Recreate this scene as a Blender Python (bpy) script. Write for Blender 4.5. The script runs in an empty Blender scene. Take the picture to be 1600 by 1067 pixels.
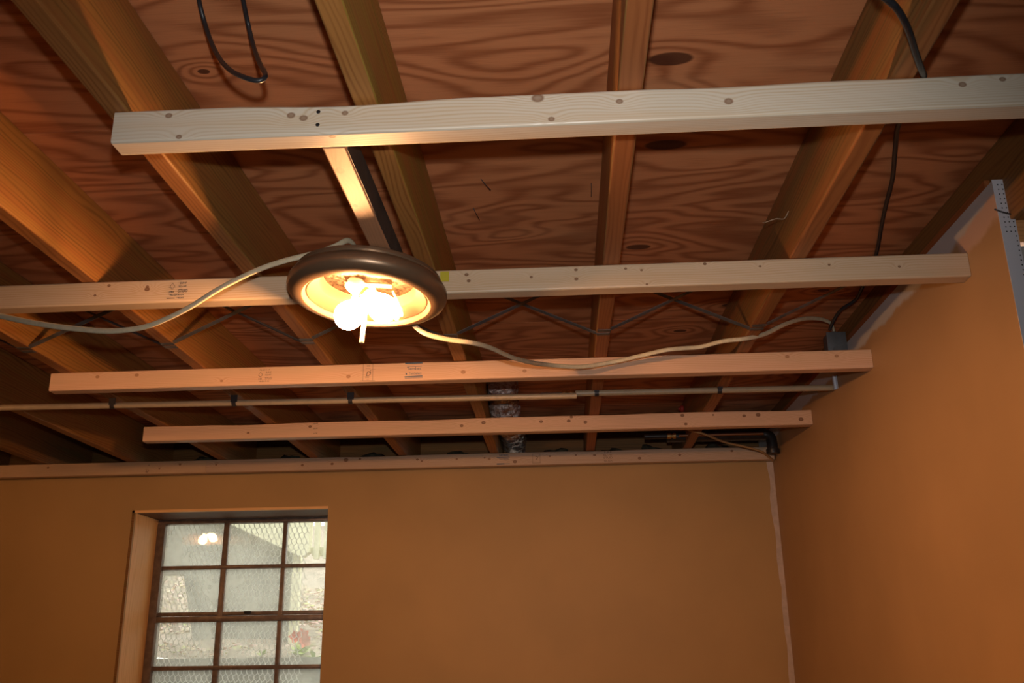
import bpy, bmesh, math, random
from mathutils import Vector, Matrix, noise as mnoise
random.seed(4)
SC = bpy.context.scene
COL = SC.collection
PI = math.pi

# ------------------------------------------------------------------ camera
CZ = 1.477                                   # eye height above the basement floor
FPX = 1473.3
cd = bpy.data.cameras.new('camera'); cam = bpy.data.objects.new('camera', cd); COL.objects.link(cam)
cd.sensor_width = 36.0; cd.lens = FPX / 1600 * 36.0; cd.clip_start = .02; cd.clip_end = 200
p, a, r = .3207092, -.0515039, -.0141075
F = Vector((math.sin(a)*math.cos(p), math.cos(a)*math.cos(p), math.sin(p)))
Rv = Vector((math.cos(a), -math.sin(a), 0)); U = Rv.cross(F)
R2 = math.cos(r)*Rv + math.sin(r)*U; U2 = -math.sin(r)*Rv + math.cos(r)*U
cam.matrix_world = Matrix(((R2.x, U2.x, -F.x, 0), (R2.y, U2.y, -F.y, 0), (R2.z, U2.z, -F.z, CZ), (0, 0, 0, 1)))
SC.camera = cam

# ------------------------------------------------------------------ world, flash, exposure
w = bpy.data.worlds.new('overcast_sky'); SC.world = w; w.use_nodes = True
bg = w.node_tree.nodes['Background']; bg.inputs[0].default_value = (1, .98, .93, 1); bg.inputs[1].default_value = 3.7
fl = bpy.data.lights.new('camera_flash', 'SPOT'); fl.energy = 61; fl.spot_size = math.radians(77); fl.spot_blend = 1.0
fl.shadow_soft_size = .018; fl.color = (1, .98, .95)
flo = bpy.data.objects.new('camera_flash', fl); COL.objects.link(flo)
flo.location = (0, -.02, CZ + .115)
flo.rotation_euler = F.to_track_quat('-Z', 'Y').to_euler()
BULB = 680.0                                 # emission of the incandescent bulbs
vs = SC.view_settings
vs.view_transform = 'Standard'; vs.look = 'None'; vs.gamma = 1; vs.use_curve_mapping = False; vs.exposure = 0.0

# ------------------------------------------------------------------ node helpers
class NT:
    def __init__(s, name):
        s.m = bpy.data.materials.new(name); s.m.use_nodes = True; s.t = s.m.node_tree
        s.bsdf = s.t.nodes['Principled BSDF']; s.out = s.t.nodes['Material Output']
    def n(s, typ, **kw):
        nd = s.t.nodes.new(typ)
        for k, v in kw.items(): setattr(nd, k, v)
        return nd
    def link(s, a_, b_):
        s.t.links.new(a_, b_)
    def put(s, sock, v):
        if hasattr(v, 'is_linked') or hasattr(v, 'links'): s.link(v, sock)
        else: sock.default_value = v
    def math(s, op, a_, b_=None, c_=None, clamp=False):
        nd = s.n('ShaderNodeMath', operation=op); nd.use_clamp = clamp
        s.put(nd.inputs[0], a_)
        if b_ is not None: s.put(nd.inputs[1], b_)
        if c_ is not None: s.put(nd.inputs[2], c_)
        return nd.outputs[0]
    def obj(s):
        tc = s.n('ShaderNodeTexCoord'); sp = s.n('ShaderNodeSeparateXYZ'); s.link(tc.outputs['Object'], sp.inputs[0])
        return sp.outputs[0], sp.outputs[1], sp.outputs[2]
    def rand(s):
        return s.n('ShaderNodeObjectInfo').outputs['Random']
    def xyz(s, x, y, z):
        c = s.n('ShaderNodeCombineXYZ'); s.put(c.inputs[0], x); s.put(c.inputs[1], y); s.put(c.inputs[2], z); return c.outputs[0]
    def noise(s, vec, scale=1, detail=2, rough=.5, dist=0):
        nd = s.n('ShaderNodeTexNoise'); s.link(vec, nd.inputs['Vector']); nd.inputs['Scale'].default_value = scale
        nd.inputs['Detail'].default_value = detail; nd.inputs['Roughness'].default_value = rough; nd.inputs['Distortion'].default_value = dist
        return nd.outputs['Fac']
    def sstep(s, v, lo, hi, a_=0., b_=1.):
        nd = s.n('ShaderNodeMapRange', interpolation_type='SMOOTHSTEP'); s.put(nd.inputs[0], v)
        nd.inputs[1].default_value = lo; nd.inputs[2].default_value = hi; nd.inputs[3].default_value = a_; nd.inputs[4].default_value = b_
        return nd.outputs[0]
    def mix(s, f, c1, c2, mode='MIX'):
        nd = s.n('ShaderNodeMix', data_type='RGBA', blend_type=mode)
        s.put(nd.inputs[0], f)
        for i, c in ((6, c1), (7, c2)):
            if isinstance(c, tuple): nd.inputs[i].default_value = (c[0], c[1], c[2], 1)
            else: s.link(c, nd.inputs[i])
        return nd.outputs[2]
    def bump(s, h, strength=.2, dist=.002):
        nd = s.n('ShaderNodeBump'); nd.inputs['Strength'].default_value = strength; nd.inputs['Distance'].default_value = dist
        s.link(h, nd.inputs['Height']); s.link(nd.outputs[0], s.bsdf.inputs['Normal'])
    def done(s, col=None, rough=.5, metal=0., spec=None):
        if col is not None:
            if isinstance(col, tuple): s.bsdf.inputs['Base Color'].default_value = (col[0], col[1], col[2], 1)
            else: s.link(col, s.bsdf.inputs['Base Color'])
        s.put(s.bsdf.inputs['Roughness'], rough); s.bsdf.inputs['Metallic'].default_value = metal
        if spec is not None: s.bsdf.inputs['Specular IOR Level'].default_value = spec
        return s.m

def wood(name, light, dark, ring=1150, amp=1.4, knots=(), rough=.5, grain=.55, blotch=None, blotch_amt=.5, spec=.35, stretch=1.0, knotcol=(.17, .062, .022), side=None, side_amt=.8):
    """board grain: local x runs along the board, v = z - y runs around its faces"""
    N = NT(name); x, y, z = N.obj(); rd = N.math('MULTIPLY', N.rand(), 31.7)
    v = N.math('SUBTRACT', z, y)
    xs = N.math('ADD', N.math('MULTIPLY', x, 1.6*stretch), rd)
    n1 = N.noise(N.xyz(xs, N.math('MULTIPLY', v, 11), rd), 1, 2, .5)
    n0 = N.noise(N.xyz(N.math('MULTIPLY', xs, 4), N.math('MULTIPLY', v, 60), rd), 1, 2, .5)
    u = N.math('ADD', N.math('MULTIPLY', v, ring), N.math('MULTIPLY', n1, amp*34))
    u = N.math('MULTIPLY_ADD', n0, 4.5, u)
    kmask = None; kring = None
    for (kx, kv, kr) in knots:
        kr = kr*.86
        dx = N.math('SUBTRACT', x, kx); dv = N.math('SUBTRACT', v, kv)
        dx2 = N.math('MULTIPLY', N.math('MULTIPLY', dx, dx), .6); dv2 = N.math('MULTIPLY', dv, dv)
        d2 = N.math('ADD', dx2, dv2)
        g = N.math('POWER', .3679, N.math('MULTIPLY', N.math('MULTIPLY_ADD', dx2, -.55, d2), 1/(kr*2.8)**2))
        u = N.math('MULTIPLY_ADD', g, 13.0, u)
        d = N.math('MULTIPLY_ADD', N.math('SUBTRACT', n0, .5), kr*.5, N.math('SQRT', d2)); m = N.sstep(d, kr*.7, kr*1.15, 1, 0)
        k2 = N.math('SUBTRACT', m, N.math('MULTIPLY', N.sstep(d, kr*.25, kr*.75, 1, 0), .2))
        kmask = k2 if kmask is None else N.math('MAXIMUM', kmask, k2)
    s = N.math('MULTIPLY_ADD', N.math('SINE', u), .5, .5)
    s = N.math('POWER', s, 2.2)
    fib = N.noise(N.xyz(N.math('MULTIPLY', xs, 5), N.math('MULTIPLY', v, 700), rd), 1, 2, .6)
    big = N.noise(N.xyz(N.math('MULTIPLY', xs, .8), N.math('MULTIPLY', v, 18), 3.3), 1, 2, .6)
    ga = N.sstep(N.noise(N.xyz(N.math('MULTIPLY', xs, 1.3), N.math('MULTIPLY', v, 34), 8.1), 1, 2, .5), .3, .7, .35, 1.1)
    f = N.math('MULTIPLY', N.math('MULTIPLY', s, grain), ga)
    f = N.math('ADD', f, N.math('MULTIPLY', N.math('SUBTRACT', fib, .5), .4), clamp=True)
    col = N.mix(f, light, dark)
    if blotch:
        col = N.mix(N.math('MULTIPLY', N.sstep(big, .48, .66), blotch_amt), col, blotch)
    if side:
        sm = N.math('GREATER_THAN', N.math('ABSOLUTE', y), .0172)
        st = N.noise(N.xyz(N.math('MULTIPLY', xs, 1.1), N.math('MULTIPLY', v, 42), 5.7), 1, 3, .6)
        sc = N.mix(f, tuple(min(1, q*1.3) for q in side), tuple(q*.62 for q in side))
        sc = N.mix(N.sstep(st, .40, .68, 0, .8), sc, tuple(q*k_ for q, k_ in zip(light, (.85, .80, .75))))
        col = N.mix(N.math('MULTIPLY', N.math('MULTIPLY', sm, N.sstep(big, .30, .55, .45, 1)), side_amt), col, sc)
    if kmask is not None:
        col = N.mix(N.math('MULTIPLY', kmask, .92), col, knotcol)
    N.bump(N.math('ADD', N.math('MULTIPLY', s, .5), fib), .15, .0006)
    return N.done(col, rough, 0, spec)

def plain(name, col, rough=.5, metal=0., nz=0, nscale=40, bump=0., spec=None, dark=None):
    N = NT(name)
    if nz or bump:
        tc = N.n('ShaderNodeTexCoord'); f = N.noise(tc.outputs['Object'], nscale, 4, .6)
        if bump: N.bump(f, bump, .003)
        if nz:
            d = dark or tuple(c*(1-nz) for c in col)
            return N.done(N.mix(N.sstep(f, .35, .65), d, col), rough, metal, spec)
    return N.done(col, rough, metal, spec)

# ------------------------------------------------------------------ mesh helpers
def mesh_obj(name, verts, faces, mat=None, parent=None, smooth=False, sharp=35):
    me = bpy.data.meshes.new(name); me.from_pydata(verts, [], faces); me.validate(); me.update()
    return link(name, me, mat, parent, smooth, sharp)
def link(name, me, mat=None, parent=None, smooth=False, sharp=35):
    o = bpy.data.objects.new(name, me); COL.objects.link(o)
    if mat: me.materials.append(mat)
    if parent: o.parent = parent
    if smooth:
        me.polygons.foreach_set('use_smooth', [True]*len(me.polygons)); me.set_sharp_from_angle(angle=math.radians(sharp))
    return o
def boxes(name, bl, mat, parent=None, bevel=0):
    """one mesh out of axis-aligned boxes (x0,x1,y0,y1,z0,z1)"""
    bm = bmesh.new()
    for (x0, x1, y0, y1, z0, z1) in bl:
        vs_ = [bm.verts.new(c) for c in ((x0,y0,z0),(x1,y0,z0),(x1,y1,z0),(x0,y1,z0),(x0,y0,z1),(x1,y0,z1),(x1,y1,z1),(x0,y1,z1))]
        for f in ((0,3,2,1),(4,5,6,7),(0,1,5,4),(1,2,6,5),(2,3,7,6),(3,0,4,7)): bm.faces.new([vs_[i] for i in f])
    if bevel: bmesh.ops.bevel(bm, geom=bm.edges[:], offset=bevel, segments=2, affect='EDGES', profile=.5)
    me = bpy.data.meshes.new(name); bm.to_mesh(me); bm.free()
    return link(name, me, mat, parent, bool(bevel), 40)
def tag(o, label=None, cat=None, group=None, kind=None):
    if label: o['label'] = label
    if cat: o['category'] = cat
    if group: o['group'] = group
    if kind: o['kind'] = kind
    return o
def empty(name, loc=(0,0,0), rot=(0,0,0)):
    o = bpy.data.objects.new(name, None); COL.objects.link(o); o.location = loc; o.rotation_euler = rot; o.empty_display_size = .05; return o
def board(name, L, b, h, mat, loc, rotz=0, rad=.003, segs=1, wav=0., parent=None, seed=0, wane=0., skew=0.):
    """sawn board, local x = length, y = thickness b, z = height h, with eased edges, slight crook and wane"""
    cs = []
    for cy, cz, a0 in ((b/2-rad, h/2-rad, 0), (-b/2+rad, h/2-rad, PI/2), (-b/2+rad, -h/2+rad, PI), (b/2-rad, -h/2+rad, 1.5*PI)):
        for k in range(4):
            t = a0 + k*PI/6; cs.append((cy+rad*math.cos(t), cz+rad*math.sin(t)))
    n = len(cs); V = []; Fc = []
    for i in range(segs+1):
        x = -L/2 + L*i/segs
        dz = wav*mnoise.noise((x*.9+seed*7, seed, 0)); dy = wav*.6*mnoise.noise((x*.9, seed*3, 5))
        wn = wane*max(0, mnoise.noise((x*3.1+seed*3, 9, seed)))
        for (cy, cz) in cs:
            sx = skew*(cz/h) if i in (0, segs) else 0
            V.append((x+sx, cy+dy, cz+dz-(wn if cz > 0 and cy < 0 else 0)))
    for i in range(segs):
        for k in range(n): Fc.append((i*n+k, i*n+(k+1) % n, (i+1)*n+(k+1) % n, (i+1)*n+k))
    Fc.append(tuple(range(n-1, -1, -1))); Fc.append(tuple(range(segs*n, segs*n+n)))
    o = mesh_obj(name, V, [f[::-1] for f in Fc], mat, parent, True, 40)
    for i_, pl in enumerate(o.data.polygons):              # wide faces stay flat, only the eased edges are smooth
        if i_ >= segs*n or (i_ % n) % 4 == 3: pl.use_smooth = False
    o.location = loc; o.rotation_euler = (0, 0, rotz); return o
def catmull(P, sub=6):
    P = [Vector(q) for q in P]; out = []
    for i in range(len(P)-1):
        p0 = P[max(i-1, 0)]; p1 = P[i]; p2 = P[i+1]; p3 = P[min(i+2, len(P)-1)]
        for k in range(sub):
            t = k/sub
            out.append(.5*((2*p1)+(p2-p0)*t+(2*p0-5*p1+4*p2-p3)*t*t+(3*p1-p0-3*p2+p3)*t**3))
    out.append(P[-1]); return out
def tube(name, pts, rx, ry=None, mat=None, parent=None, seg=10, smooth_path=True, sub=6, up=(0,0,1), wob=0., ridge=None):
    """swept elliptical tube; ridge=(pitch, depth) gives a corrugated hose"""
    ry = ry or rx
    P = catmull(pts, sub) if smooth_path else [Vector(q) for q in pts]
    V = []; Fc = []; d = 0
    for i, c in enumerate(P):
        t = (P[min(i+1, len(P)-1)]-P[max(i-1, 0)]).normalized()
        s = t.cross(Vector(up)); s = s.normalized() if s.length > 1e-4 else Vector((1,0,0)); n = s.cross(t)
        if i: d += (P[i]-P[i-1]).length
        k = 1.0
        if ridge: k += ridge[1]*math.sin(2*PI*d/ridge[0])
        if wob: k += wob*mnoise.noise(c*90)
        for j in range(seg):
            an = 2*PI*j/seg
            q = c + s*rx*k*math.cos(an) + n*ry*k*math.sin(an)
            if wob and ridge: q += Vector((mnoise.noise(q*40), mnoise.noise(q*40+Vector((5,5,5))), mnoise.noise(q*40+Vector((9,1,3)))))*wob*rx
            V.append(tuple(q))
    for i in range(len(P)-1):
        for j in range(seg): Fc.append((i*seg+j, i*seg+(j+1) % seg, (i+1)*seg+(j+1) % seg, (i+1)*seg+j))
    Fc.append(tuple(range(seg-1, -1, -1))); Fc.append(tuple(range((len(P)-1)*seg, len(P)*seg)))
    return mesh_obj(name, V, Fc, mat, parent, True, 60)
def lathe(name, prof, mat, parent=None, seg=48, loc=(0,0,0), axis=None, sharp=40):
    """revolve (r,z) profile about z; axis = direction the +z of the profile is turned to"""
    V = []; Fc = []
    q = Vector((0,0,1)).rotation_difference(Vector(axis)) if axis else None
    for (rr, zz) in prof:
        for j in range(seg):
            c = Vector((max(rr, 1e-5)*math.cos(2*PI*j/seg), max(rr, 1e-5)*math.sin(2*PI*j/seg), zz))
            if q: c = q @ c
            V.append(tuple(c+Vector(loc)))
    for i in range(len(prof)-1):
        for j in range(seg): Fc.append((i*seg+j, i*seg+(j+1) % seg, (i+1)*seg+(j+1) % seg, (i+1)*seg+j))
    return mesh_obj(name, V, Fc, mat, parent, True, sharp)
def text(name, s, size, loc, mat, parent, sx=1.0, shear=0., rotz=0.):
    cu = bpy.data.curves.new(name, 'FONT'); cu.body = s; cu.size = size; cu.align_x = 'CENTER'; cu.align_y = 'CENTER'; cu.extrude = .00015; cu.shear = shear
    t = bpy.data.objects.new(name+'_tmp', cu); COL.objects.link(t)
    dg = bpy.context.evaluated_depsgraph_get(); me = bpy.data.meshes.new_from_object(t.evaluated_get(dg))
    bpy.data.objects.remove(t); bpy.data.curves.remove(cu)
    me.name = name; me.materials.clear()
    M = Matrix.Translation(loc) @ Matrix.Rotation(PI/2, 4, 'X') @ Matrix.Rotation(rotz, 4, 'Z') @ Matrix.Diagonal((sx, 1, 1, 1))
    me.transform(M)
    return link(name, me, mat, parent)

# ------------------------------------------------------------------ materials
def paint(name, col, compound=False):
    N = NT(name); tc = N.n('ShaderNodeTexCoord'); sp = N.n('ShaderNodeSeparateXYZ'); N.link(tc.outputs['Object'], sp.inputs[0])
    f = N.noise(tc.outputs['Object'], 2.2, 3, .55); g = N.noise(tc.outputs['Object'], 160, 2, .5)
    c = N.mix(N.sstep(f, .3, .7), tuple(k*.94 for k in col), tuple(k*1.05 for k in col))
    if compound:
        e = N.noise(tc.outputs['Object'], 9, 3, .6)
        zz = N.math('MULTIPLY_ADD', e, .05, sp.outputs[2])
        yy = N.math('MULTIPLY_ADD', e, .10, sp.outputs[1])
        # pinkish primed patch by the corner bead, then bare grey compound along the top
        pink = N.math('MULTIPLY', N.sstep(zz, 2.318, 2.335), N.sstep(yy, 2.05, 2.03))
        c = N.mix(pink, c, (.60, .40, .31))
        top = N.math('MULTIPLY_ADD', N.sstep(sp.outputs[1], 1.75, 2.1, 1, 0), -.028, zz)
        bare = N.sstep(top, 2.352, 2.366)
        c = N.mix(bare, c, (.54, .52, .52))
    N.bump(g, .06, .0008)
    return N.done(c, .55, 0, .35)

def plywood():
    N = NT('plywood_sheathing'); x, y, z = N.obj()
    tcw = N.n('ShaderNodeNewGeometry'); sp = N.n('ShaderNodeSeparateXYZ'); N.link(tcw.outputs['Position'], sp.inputs[0])
    X, Y = sp.outputs[0], sp.outputs[1]; rd = N.math('MULTIPLY', N.rand(), 13.0)
    n1 = N.noise(N.xyz(N.math('MULTIPLY', X, 1.35), N.math('MULTIPLY', Y, 4.6), rd), 1, 2, .5, .35)
    n2 = N.noise(N.xyz(N.math('MULTIPLY', X, 5.5), N.math('MULTIPLY', Y, 30), rd), 1, 2, .5)
    u = N.math('ADD', N.math('MULTIPLY', n1, 72), N.math('MULTIPLY', Y, 30))
    u = N.math('MULTIPLY_ADD', n2, 2.4, u)
    km = None; kd = None
    # knots and football patches of the face veneer: (x, y, radius)
    for (kx, ky, kr, st) in ((.215, 1.445, .021, 2.0), (.235, 1.745, .021, 2.2), (.215, 2.262, .017, 2.0), (.40, 2.95, .015, 1.5), (-.62, 1.42, .008, 1.5), (.52, 2.72, .014, 1.5), (.78, 2.62, .012, 1.6)):
        dx = N.math('MULTIPLY', N.math('SUBTRACT', X, kx), 1/st); dy = N.math('SUBTRACT', Y, ky)
        d2 = N.math('ADD', N.math('MULTIPLY', dx, dx), N.math('MULTIPLY', dy, dy))
        g = N.math('POWER', .3679, N.math('MULTIPLY', d2, 1/(kr*3.4)**2))
        u = N.math('MULTIPLY_ADD', g, 14, u)
        m = N.sstep(N.math('SQRT', d2), kr*.82, kr*1.05, 1, 0)
        km = m if km is None else N.math('MAXIMUM', km, m)
    s = N.math('MULTIPLY_ADD', N.math('SINE', u), .5, .5); s = N.math('POWER', s, 1.7)
    fib = N.noise(N.xyz(N.math('MULTIPLY', X, 9), N.math('MULTIPLY', Y, 330), 2.0), 1, 2, .6)
    big = N.noise(N.xyz(N.math('MULTIPLY', X, 1.1), N.math('MULTIPLY', Y, 4), 7.0), 1, 3, .6)
    f = N.math('ADD', N.math('MULTIPLY', s, .72), N.math('MULTIPLY', N.math('SUBTRACT', fib, .5), .75), clamp=True)
    c = N.mix(f, (.61, .245, .105), (.285, .080, .027))
    c = N.mix(N.math('MULTIPLY', N.sstep(big, .55, .75), .30), c, (.70, .39, .20))
    c = N.mix(N.math('MULTIPLY', km, .85), c, (.050, .014, .008))
    N.bump(N.math('MULTIPLY_ADD', s, .5, fib), .15, .0008)
    return N.done(c, .62, 0, .25)

JL = ((.34, .185, .070), (.245, .112, .035))
def joistmat(name, l, d, blotch, amt=.7, side=None, samt=.7, knots=()):
    return wood(name, l, d, ring=640, amp=1.6, rough=.6, grain=.8, blotch=blotch, blotch_amt=amt, knots=knots, stretch=.9, side=side, side_amt=samt)
M_PLY = plywood()
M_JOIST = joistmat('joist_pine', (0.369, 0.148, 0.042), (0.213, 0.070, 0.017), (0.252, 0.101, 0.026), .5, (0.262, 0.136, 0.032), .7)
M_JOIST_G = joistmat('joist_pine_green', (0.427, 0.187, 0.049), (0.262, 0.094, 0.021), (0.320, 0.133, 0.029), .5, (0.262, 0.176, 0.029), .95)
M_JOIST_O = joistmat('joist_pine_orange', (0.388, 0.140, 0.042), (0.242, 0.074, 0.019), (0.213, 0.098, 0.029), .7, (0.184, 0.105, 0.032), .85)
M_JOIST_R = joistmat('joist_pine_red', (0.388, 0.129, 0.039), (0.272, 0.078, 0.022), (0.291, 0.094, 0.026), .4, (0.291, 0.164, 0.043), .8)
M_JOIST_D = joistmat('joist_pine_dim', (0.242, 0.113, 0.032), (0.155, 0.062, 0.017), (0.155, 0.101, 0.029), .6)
PINE = ((.70, .565, .41), (.57, .385, .215))
M_BRACE = wood('brace_pine', (.46, .23, .12), (.33, .14, .065), rough=.5, blotch=(.33, .16, .09), blotch_amt=.5, knots=((-.25, -.035, .010), (-.12, -.037, .006)))
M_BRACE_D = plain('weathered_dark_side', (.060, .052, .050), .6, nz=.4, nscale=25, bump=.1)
M_JAMB = wood('jamb_pine', (.92, .55, .24), (.76, .40, .15), ring=300, rough=.5, knots=((-.06, .07, .010),))
M_PAINT = paint('tan_wall_paint', (.47, .285, .112))
M_PAINT_R = paint('tan_wall_paint_worn_top', (.45, .278, .142), True)
M_COMP = plain('joint_compound', (.60, .47, .40), .8, nz=.15, nscale=30)
M_GREY = plain('bare_drywall_compound', (.46, .45, .43), .8, nz=.12, nscale=14)
M_BEAD = plain('white_corner_bead', (.66, .67, .74), .55)
M_HOLE = plain('perforation_dark', (.02, .02, .025), .9)
M_BRONZE = NT('bronze_pan').done((.235, .15, .09), .36, .6)
M_BRONZE_L = NT('bronze_inner').done((.065, .042, .024), .5, .5)
def foil():
    N = NT('aluminium_foil'); tc = N.n('ShaderNodeTexCoord'); f = N.noise(tc.outputs['Object'], 90, 4, .7); N.bump(f, .8, .004)
    return N.done(N.mix(N.sstep(f, .35, .6), (.04, .025, .015), (.26, .20, .15)), .35, 1)
M_FOIL = foil()
M_PORC = plain('porcelain_socket', (.75, .70, .6), .3)
M_BRASS = NT('brass').done((.62, .42, .18), .3, 1)
M_ROD = plain('threaded_rod_zinc', (.72, .66, .52), .35, .8)
def bulbmat(name, st):
    N = NT(name); e = N.n('ShaderNodeEmission'); e.inputs[0].default_value = (1, .47, .175, 1); e.inputs[1].default_value = st
    N.link(e.outputs[0], N.out.inputs[0]); return N.m
M_BULB = bulbmat('lit_bulb', BULB); M_BULB_DIM = bulbmat('lit_bulb_dim', BULB*.28)
M_CABLE = plain('white_cable_sheath', (.66, .57, .39), .5, nz=.15, nscale=60)
M_BLACK = plain('black_cable', (.022, .022, .026), .38, nz=.3, nscale=120)
M_TANC = plain('tan_cable', (.42, .26, .12), .5)
M_GALV = plain('galvanized_steel', (.15, .14, .14), .5, .55, nz=.3, nscale=30)
M_PVC = plain('cream_cpvc', (.50, .38, .24), .4, nz=.08, nscale=30)
M_STEELPIPE = plain('dull_pipe', (.33, .28, .22), .35, .8)
M_STRAP = plain('dark_hanger_strap', (.05, .04, .04), .5, .4)
M_BOX = plain('grey_steel_box', (.19, .20, .21), .5, .5, nz=.2, nscale=25)
M_BLACKPIPE = plain('black_iron_pipe', (.035, .032, .032), .4, .3, nz=.4, nscale=40)
M_COPPER = plain('old_copper', (.30, .15, .08), .4, .9)
M_DUCT = NT('wrapped_duct')
_tc = M_DUCT.n('ShaderNodeTexCoord'); _f = M_DUCT.noise(_tc.outputs['Object'], 38, 4, .7); M_DUCT.bump(_f, 1., .012)
M_DUCT = M_DUCT.done(M_DUCT.mix(M_DUCT.sstep(_f, .4, .6), (.30, .19, .15), (.55, .50, .48)), .22, .55)
M_INK = plain('black_ink', (.10, .065, .045), .7)
M_INK2 = plain('faded_ink', (.23, .14, .085), .7)
M_BLUE = plain('blue_ink', (.05, .105, .18), .7)
M_NAIL = plain('nail_head', (.03, .028, .03), .5, .5)
M_FLOOR = plain('concrete_floor', (.13, .115, .10), .7, nz=.25, nscale=4)
M_BLOCK = plain('concrete_block', (.17, .16, .15), .9, nz=.35, nscale=12, bump=.3)
M_INSUL = plain('old_insulation', (.13, .115, .07), .95, nz=.6, nscale=18, bump=.8)
M_FRAME = plain('painted_steel_sash', (.22, .165, .135), .38, .25, nz=.3, nscale=35)
M_SPLINT = plain('splinter', (.42, .30, .2), .7)
M_TAPE = plain('yellow_tape', (.55, .46, .03), .5)

# ------------------------------------------------------------------ room shell
JB = CZ + .823                               # underside of the joists
PLY = CZ + 1.0                               # underside of the plywood
XW = .90; YB = 4.04
ceil = tag(empty('ceiling', (0, 0, PLY)), kind='structure')
ceil['label'] = 'dark brown plywood floor sheathing seen from below between joists'
ys = [-4.5, -3.28, -2.06, -.84, .38, 1.60, 2.82, 4.04, 4.6]
for i in range(len(ys)-1):
    off = -.686 if i % 2 else .534
    xs = [-5.6] + [off + k*2.44 for k in range(-3, 3) if -5.3 < off + k*2.44 < 2.6] + [2.75]
    for j in range(len(xs)-1):
        pn = boxes('panel', [(xs[j]+.001, xs[j+1]-.001, ys[i]+.001, ys[i+1]-.001, 0, .018)], M_PLY, ceil)
tag(boxes('floor', [(-5.6, 2.75, -4.5, 4.06, -.1, 0)], M_FLOOR), kind='structure')
# back wall drywall round the window opening
WX0, WX1, WZ1, WZ0 = -1.865, -1.013, CZ + .610, CZ - .75
TOPB = CZ + .772
wb = tag(boxes('wall_back', [(-5.5, WX0, YB, YB+.013, 0, TOPB), (WX1, .913, YB, YB+.013, 0, TOPB), (WX0, WX1, YB, YB+.013, WZ1, TOPB), (WX0, WX1, YB, YB+.013, 0, WZ0)], M_PAINT), kind='structure')
wb['label'] = 'tan painted drywall with a window opening'
V = []; n = 60
for i in range(n+1):
    zz = TOPB - .005 - i*(TOPB-.02)/n
    wl = .022 + .012*mnoise.noise((zz*9, 1, 0)) + .006*mnoise.noise((zz*41, 4, 0)) - .010*min(1, i/40)
    V += [(XW-.004-max(wl, .006), YB-.0012, zz), (XW-.0005, YB-.0012, zz)]
tag(mesh_obj('corner_tape', V, [(2*i, 2*i+1, 2*i+3, 2*i+2) for i in range(n)], M_COMP, wb), 'unpainted pinkish joint compound strip in the corner')
bpy.data.objects['corner_tape'].modifiers.new('thickness', 'SOLIDIFY').thickness = .001
# right wall, ends at an outside corner
YE = 1.789; TOPR = CZ + .911
wr = tag(boxes('wall_right', [(XW, XW+.013, YE, YB+.25, 0, TOPR)], M_PAINT_R), kind='structure')
wr['label'] = 'tan painted right wall with bare grey compound along its top'
wt = tag(boxes('wall_return', [(XW+.013, 2.72, YE, YE+.013, 0, CZ+.763)], M_GREY), kind='structure')
wt['label'] = 'bare grey drywall return beyond the corner bead'
bead = boxes('corner_bead', [(XW-.0006, XW+.031, YE-.0016, YE-.0002, CZ-1.4, TOPR+.002)], M_BEAD, wr)
bead['label'] = 'white perforated corner bead'
bm = bmesh.new()
for i in range(26):
    for j in range(3 if i < 11 else 1):
        cx = XW + .0095 + .0085*(j if i < 11 else 2); cz = TOPR - .010 - i*.0105
        c = [bm.verts.new((cx+.0014*math.cos(k*PI/4), YE-.0019, cz+.0017*math.sin(k*PI/4))) for k in range(8)]
        bm.faces.new(c)
me = bpy.data.meshes.new('perforations'); bm.to_mesh(me); bm.free(); tag(link('perforations', me, M_HOLE, bead), kind='stuff')
# loose wire over the bead
tag(tube('wire_end', [(.893, 1.786, CZ+.846), (.905, 1.783, CZ+.838), (.92, 1.782, CZ+.832), (.945, 1.782, CZ+.826), (.97, 1.783, CZ+.82)], .0016, None, M_BLACK, None, 6), 'thin dark wire end lying across the white corner bead', 'wire')
hd = board('header', 1.75, .036, .16, wood('header_fir', (.66, .33, .13), (.44, .19, .07), ring=640), (.934+.875, YE+.022, CZ+.855)); tag(hd, 'orange wooden header board beside the white corner bead', 'board')
tag(boxes('wall_left', [(-5.6, -5.5, -4.4, 4.5, 0, PLY)], M_BLOCK), kind='structure')
tag(boxes('wall_rear', [(-5.5, 2.75, -4.5, -4.4, 0, PLY)], M_BLOCK), kind='structure')
tag(boxes('wall_far_right', [(2.72, 2.75, -4.4, YE, 0, PLY)], M_BLOCK), kind='structure')
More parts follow.
